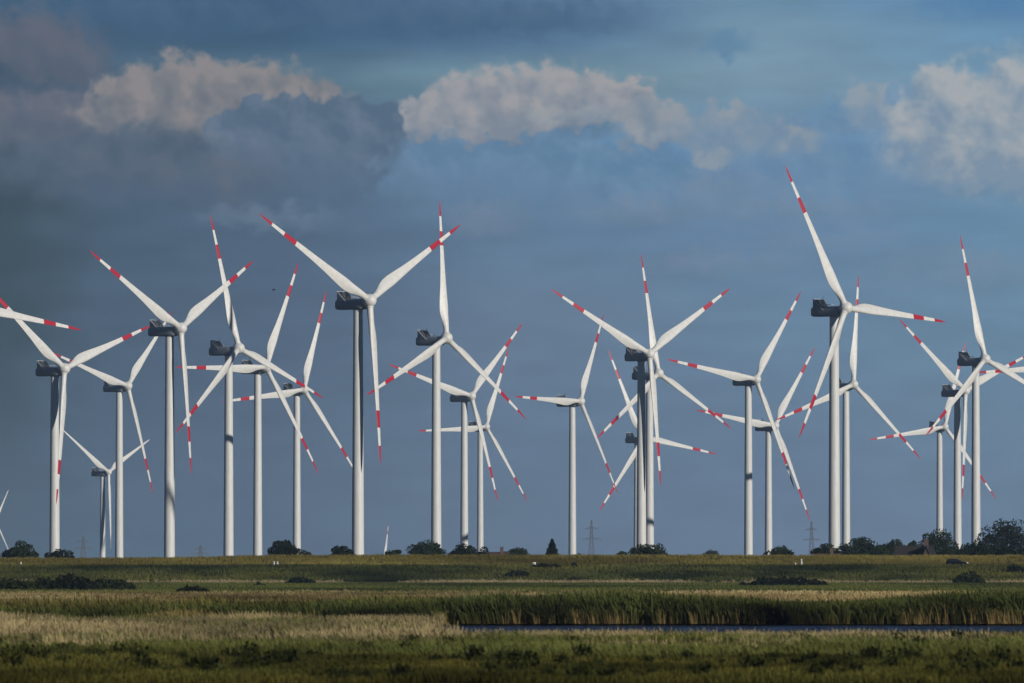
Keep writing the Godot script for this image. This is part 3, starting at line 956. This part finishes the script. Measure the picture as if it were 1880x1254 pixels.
func body(st: SurfaceTool, outline: Array, wide: float, top: float):
	var lo := 9.0; var hi := -9.0
	for p in outline: lo = minf(lo, p[1]); hi = maxf(hi, p[1])
	var rings := []
	for k in [-1.0, -0.9, 0.0, 0.9, 1.0]:
		var ring := []
		for p in outline:
			var half := lerpf(wide, top, (p[1] - lo) / (hi - lo))
			var sh := 0.94 if absf(k) == 1.0 else 1.0
			ring.append(Vector3(p[0] * sh, lerpf((lo + hi) / 2.0, p[1], sh), half * k))
		rings.append(ring)
	loft(st, rings)

# ---------------------------------------------------------------- posts, birds
func posts():
	var rows := [
		["white marker post alone on the dike at the far left", -97.2, 1690.0, 0.9],
		["left one of two white marker posts close together left of centre", -47.0, 1686.5, 1.0],
		["right one of two white marker posts close together left of centre", -46.3, 1686.5, 1.0],
		["short white marker post below the slim tower left of centre", -14.0, 1694.0, 0.5],
		["short thick white post beside the dark bush under the conifer", 4.4, 1694.5, 0.85],
		["tallest white marker post, by the road left of the tallest turbine", 57.2, 1687.0, 1.45],
		["shorter white marker post left of the tallest marker post", 56.2, 1693.5, 0.75]]
	for r in rows:
		var o := thing("marker_post", r[0], "post", slope_at(r[1], r[2]), 0.5, "white marker posts along the dike road")
		var h: float = r[3]
		var st := new_st()
		var t := 0.42 if r[0].contains("thick") else 0.17
		var rings := []
		for k in [[-0.2, 1.0], [h * 0.97, 0.9], [h, 0.5]]:
			rings.append(circle(t * k[1], 10, Vector3(0, k[0], 0), Vector3.RIGHT, Vector3.BACK))
		loft(st, rings)
		st.generate_normals()
		mesh_node("post", st, M.white, o)
		st = new_st()
		loft(st, [circle(t * 0.97 + 0.01, 10, Vector3(0, h * 0.74, 0), Vector3.RIGHT, Vector3.BACK), circle(t * 0.95 + 0.01, 10, Vector3(0, h * 0.8, 0), Vector3.RIGHT, Vector3.BACK)])
		st.generate_normals()
		mesh_node("dark_band", st, M.rubber, o)

func birds():
	for r in [["dark bird flying between the turbines left of the biggest Y-shaped one", Vector3(-41.9, 52.0, -1500), 1.0, 0.3], ["tiny far bird high in the sky left of the tallest blade", Vector3(45.2, 87.3, -1800), 0.55, -0.8]]:
		var o := thing("bird", r[0], "bird", r[1], r[3])
		var k: float = r[2]
		var st := new_st()
		var rings := []
		for s in [[-0.34, 0.02, 0.09], [-0.24, 0.05, 0.07], [-0.1, 0.085, 0.085], [0.08, 0.095, 0.095], [0.2, 0.06, 0.06], [0.26, 0.055, 0.055], [0.32, 0.03, 0.03], [0.38, 0.006, 0.006]]:
			var ring := []
			for i in 10: ring.append(Vector3(s[0], sin(TAU * i / 10.0) * s[1], cos(TAU * i / 10.0) * s[2]) * k)
			rings.append(ring)
		loft(st, rings)
		for s in [-1.0, 1.0]:
			var wing := []
			for q in [[0.05, 0.0, 0.26, 0.03], [0.25, 0.10, 0.24, 0.025], [0.45, 0.13, 0.17, 0.018], [0.62, 0.08, 0.06, 0.01]]:
				var ring := []
				for i in 8:
					var a := TAU * i / 8.0
					ring.append(Vector3(0.06 - 0.12 * q[0] + cos(a) * q[2] * 0.5, 0.03 + q[1] + sin(a) * q[3], s * q[0]) * k)
				wing.append(ring)
			loft(st, wing)
		st.generate_normals()
		mesh_node("body", st, M.bird, o)

# ---------------------------------------------------------------- grass and reeds
# a clump of bent blades; each blade two quads and a tip
func clump(n: int, h: float, wide: float, spread: float, lean: float, low: Color, high: Color, seedy := 0.0) -> Mesh:
	var st := new_st()
	for i in n:
		var a := rng.randf() * TAU
		var base := Vector3(cos(a), 0, sin(a)) * spread * sqrt(rng.randf())
		var hh := h * (0.45 + 0.62 * rng.randf())
		var out := Vector3(cos(a) * 0.26 - lean * (0.2 + 1.5 * rng.randf()), 0, sin(a) * 0.26) * hh
		var f := rng.randf() * PI
		var side := Vector3(cos(f), 0, sin(f)) * wide * (0.7 + 0.6 * rng.randf())
		var m := base + Vector3(0, hh * 0.5, 0) + out * 0.3
		var t := base + Vector3(0, hh * 0.88, 0) + out * 0.75
		var e := base + Vector3(0, hh, 0) + out * 1.05
		var k := 0.75 + 0.5 * rng.randf()
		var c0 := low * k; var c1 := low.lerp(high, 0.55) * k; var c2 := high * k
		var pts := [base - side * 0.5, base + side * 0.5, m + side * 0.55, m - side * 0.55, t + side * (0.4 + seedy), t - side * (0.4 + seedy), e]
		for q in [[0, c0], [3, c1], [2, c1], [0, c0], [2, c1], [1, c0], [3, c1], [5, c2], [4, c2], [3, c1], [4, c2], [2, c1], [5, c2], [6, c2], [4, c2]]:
			st.set_color(q[1])
			st.add_vertex(pts[q[0]])
	st.generate_normals()
	return st.commit()

# scatter clumps of a few variants: spots is an array of [position, scale, tint]
func scatter(called: String, label: String, category: String, meshes: Array, spots: Array):
	var sets := []
	for m in meshes: sets.append([])
	for s in spots: sets[rng.randi() % meshes.size()].append(s)
	for v in meshes.size():
		var mm := MultiMesh.new()
		mm.transform_format = MultiMesh.TRANSFORM_3D
		mm.use_colors = true
		mm.mesh = meshes[v]
		mm.instance_count = sets[v].size()
		for i in sets[v].size():
			var s: Array = sets[v][i]
			var b := Basis(Vector3.UP, (rng.randf() - 0.5) * 1.2).scaled(Vector3(1.0, 0.8 + 0.4 * rng.randf(), 1.0) * s[1])
			mm.set_instance_transform(i, Transform3D(b, s[0]))
			mm.set_instance_color(i, s[2])
		var o := MultiMeshInstance3D.new()
		o.name = numbered(called)
		o.multimesh = mm
		o.material_override = M.grass
		o.set_meta("kind", "stuff")
		o.set_meta("label", label)
		o.set_meta("category", category)
		add_child(o)

func spots(n: int, d0: float, d1: float, x0: Callable, x1: Callable, test: Callable) -> Array:
	var out := []
	for i in n:
		# even over the area of a wedge that widens with distance
		var d := sqrt(lerpf(d0 * d0, d1 * d1, rng.randf()))
		var a: float = x0.call(d)
		var b: float = x1.call(d)
		if b <= a: continue
		var x := lerpf(a, b, rng.randf())
		var r = test.call(x, d)
		if r == null: continue
		out.append([Vector3(x, land(x, d) - 0.03, -d), r[0], r[1]])
	return out

func grey(k: float, n: float) -> Color:
	return Color(k * (1.0 + 0.18 * n), k, k * (1.0 - 0.1 * n))

func grasses():
	var left := func(d: float) -> float: return -d * 0.0635 - 2.0
	var right := func(d: float) -> float: return d * 0.0635 + 2.0
	var patch := FastNoiseLite.new(); patch.seed = 91; patch.frequency = 0.03; patch.fractal_octaves = 4
	# bottom of the picture: short olive grass with dark weeds
	var olive := []
	var leafy := []
	var tan_ := []
	var reed := []
	var reed_straw := []
	var turf := []
	var straw := []
	var slope := []
	for i in 3:
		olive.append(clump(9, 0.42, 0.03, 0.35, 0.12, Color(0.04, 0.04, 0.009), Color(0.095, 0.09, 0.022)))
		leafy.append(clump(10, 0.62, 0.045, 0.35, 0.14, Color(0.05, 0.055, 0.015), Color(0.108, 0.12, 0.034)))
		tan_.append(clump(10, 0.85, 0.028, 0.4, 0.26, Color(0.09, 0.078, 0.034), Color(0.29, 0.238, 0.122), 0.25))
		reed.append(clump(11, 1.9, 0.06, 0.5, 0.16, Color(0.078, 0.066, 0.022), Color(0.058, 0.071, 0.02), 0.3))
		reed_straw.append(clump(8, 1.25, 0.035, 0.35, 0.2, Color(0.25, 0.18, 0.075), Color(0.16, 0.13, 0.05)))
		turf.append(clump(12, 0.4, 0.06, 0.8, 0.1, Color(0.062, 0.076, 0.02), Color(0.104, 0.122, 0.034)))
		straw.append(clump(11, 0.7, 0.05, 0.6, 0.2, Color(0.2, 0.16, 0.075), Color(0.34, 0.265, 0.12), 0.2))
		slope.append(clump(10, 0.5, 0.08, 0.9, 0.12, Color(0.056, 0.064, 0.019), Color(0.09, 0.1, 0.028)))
	var weeds := []
	for i in 3:
		var st := new_st()
		for k in 70:
			var a := rng.randf() * TAU
			var t := rng.randf()
			var r := 0.55 * sqrt(rng.randf()) * (1.0 - 0.5 * t)
			leaf_quad(st, Vector3(cos(a) * r, 0.06 + 0.75 * t * (0.6 + 0.4 * rng.randf()), sin(a) * r), 0.2, Color(0.028, 0.032, 0.010) * (0.6 + 0.8 * rng.randf()))
		for k in 8:
			var a := rng.randf() * TAU
			bar(st, Vector3(cos(a) * 0.15, 0, sin(a) * 0.15), Vector3(cos(a) * 0.4 - 0.1, 0.5 + 0.5 * rng.randf(), sin(a) * 0.4), 0.02)
		st.generate_normals()
		weeds.append(st.commit())
	scatter("olive_grass", "short dark olive grass along the bottom of the picture", "grass", olive, spots(26000, 296, 385, left, right, func(x, d):
		var n := patch.get_noise_2d(x * 2.2, d * 0.8)
		return [0.8 + 0.6 * absf(n), grey(0.75 + 0.7 * n, 0.8 * patch.get_noise_2d(x * 3.0, d + 900.0))]))
	scatter("dark_weeds", "blurred dark weeds scattered in the foreground grass", "weeds", weeds, spots(260, 300, 372, left, right, func(x, d):
		if patch.get_noise_2d(x * 5.0 + 70.0, d * 2.0) < 0.0: return null
		return [0.6 + 0.7 * rng.randf(), grey(0.7 + 0.6 * rng.randf(), 0.0)]))
	scatter("dark_herbs", "dark leafy weeds rising among the green herbs in the foreground", "weeds", weeds, spots(150, 350, 440, left, right, func(x, d):
		if patch.get_noise_2d(x * 4.0 + 170.0, d * 1.6) < 0.05: return null
		return [0.6 + 0.6 * rng.randf(), grey(1.0 + 0.6 * rng.randf(), 0.0)]))
	scatter("green_herbs", "band of green leafy herbs in front of the straw-coloured grass", "plants", leafy, spots(30000, 372, 466, left, right, func(x, d):
		var n := patch.get_noise_2d(x * 1.6 + 40.0, d * 0.7)
		if rng.randf() < 0.25 - n: return null
		return [0.75 + 0.5 * absf(n) + 0.2 * rng.randf(), grey(0.9 + 0.7 * n, 0.6 * patch.get_noise_2d(x * 2.0, d + 300.0))]))
	scatter("dry_grass", "straw-coloured long grass leaning in the wind along the near bank", "grass", tan_, spots(52000, 392, 600, left, right, func(x, d):
		if d > 469.0 and x > bank_edge(d) - 0.4: return null
		var n := patch.get_noise_2d(x * 1.8 + 10.0, d * 0.5 + 50.0)
		if d < 446.0 and rng.randf() > 0.16 + 0.5 * maxf(n, 0.0) - (0.12 if d < 415.0 else 0.0): return null
		var gone := patch.get_noise_2d(x * 2.4 + 400.0, d * 0.9)
		if d > 462.0 and rng.randf() < 0.42 - 1.3 * gone + (d - 470.0) / 330.0: return null
		var s := (0.62 if x > -3.0 else 0.92) + 0.4 * n
		return [s + 0.15 * rng.randf(), grey(0.85 + 0.9 * n, 0.3 * n)]))
	scatter("bank_herbs", "green herbs between the straw-coloured tufts left of the water", "plants", leafy, spots(17000, 462, 590, left, right, func(x, d):
		if x > bank_edge(d) - 0.6: return null
		var n := patch.get_noise_2d(x * 2.4 + 400.0, d * 0.9)
		if rng.randf() < 0.45 + 1.2 * n: return null
		return [0.8 + 0.5 * rng.randf(), grey(0.75 + 0.5 * rng.randf(), 1.2 * patch.get_noise_2d(x, d))]))
	var reed_high := func(x: float) -> float: return 0.84 + 0.22 * smoothstep(-8.0, 0.0, x) - 0.2 * smoothstep(8.0, 24.0, x) + 0.26 * smoothstep(24.0, 34.0, x) - 0.14 * smoothstep(-14.0, -32.0, x)
	scatter("reed_bed", "dense dark green reeds along the far bank", "reeds", reed, spots(34000, 584, 650, left, right, func(x, d):
		var n := patch.get_noise_2d(x * 2.6 + 500.0, d * 0.6)
		if d < 597.0 + 1.6 * n and x > bank_edge(590.0) - 1.0: return null
		if x < -6.0 and d < 590.0 + 14.0 * n: return null
		if x < -5.0 and rng.randf() < 0.16 and d > 600.0: return [0.9 + 0.2 * n, Color(1.9, 1.4, 1.5) * (0.9 + n)]
		return [reed_high.call(x) * (0.92 + 0.28 * n), grey(0.95 + 1.5 * n, 0.7 * patch.get_noise_2d(x * 1.7, d + 77.0))]))
	scatter("reed_straw", "dry tan reed stalks at the foot of the green reeds", "reeds", reed_straw, spots(9000, 586, 599, left, right, func(x, d):
		if x > -4.0 and d < 596.3: return null
		var n := patch.get_noise_2d(x * 3.5 + 200.0, 3.0)
		var want := (0.1 if x < -6.0 else -0.02) + 1.1 * n + 0.8 * smoothstep(22.0, 34.0, x) + (0.4 if absf(x + 5.0) < 1.5 else 0.0)
		if rng.randf() > want: return null
		return [0.7 + 0.45 * rng.randf() * clampf(want, 0.3, 1.0), grey(0.8 + 0.4 * rng.randf(), 0.2)]))
	scatter("straw_meadow", "pale straw-coloured grass behind the reeds", "grass", straw, spots(42000, 660, 1150, left, right, func(x, d):
		var n := patch.get_noise_2d(x * 0.8 + 20.0, d * 0.25)
		if d > 1000.0 and rng.randf() < (d - 1000.0) / 170.0 + 0.5 * n: return null
		var k := 0.6 + 0.55 * smoothstep(-5.0, 45.0, x) + 0.7 * n
		return [0.7 + 0.4 * n + 0.2 * rng.randf(), grey(k, -0.6 * n + 0.1)]))
	scatter("meadow_grass", "short green meadow grass in front of the dike", "grass", turf, spots(42000, 1040, 1632, left, right, func(x, d):
		var n := patch.get_noise_2d(x * 0.5, d * 0.16)
		return [0.8 + 0.5 * rng.randf(), grey(0.85 + 0.8 * n, 0.8 * n)]))
	scatter("straw_strip", "thin strip of bleached straw along the foot of the dike", "grass", straw, spots(9000, 1612, 1650, left, right, func(x, d):
		var n := patch.get_noise_2d(x * 0.9 + 60.0, 10.0)
		if rng.randf() > 0.45 + 1.3 * n + 0.2 * smoothstep(0.0, 100.0, x): return null
		return [0.75 + 0.3 * rng.randf(), Color(1.05, 1.1, 1.35) * (0.8 + 0.3 * n)]))
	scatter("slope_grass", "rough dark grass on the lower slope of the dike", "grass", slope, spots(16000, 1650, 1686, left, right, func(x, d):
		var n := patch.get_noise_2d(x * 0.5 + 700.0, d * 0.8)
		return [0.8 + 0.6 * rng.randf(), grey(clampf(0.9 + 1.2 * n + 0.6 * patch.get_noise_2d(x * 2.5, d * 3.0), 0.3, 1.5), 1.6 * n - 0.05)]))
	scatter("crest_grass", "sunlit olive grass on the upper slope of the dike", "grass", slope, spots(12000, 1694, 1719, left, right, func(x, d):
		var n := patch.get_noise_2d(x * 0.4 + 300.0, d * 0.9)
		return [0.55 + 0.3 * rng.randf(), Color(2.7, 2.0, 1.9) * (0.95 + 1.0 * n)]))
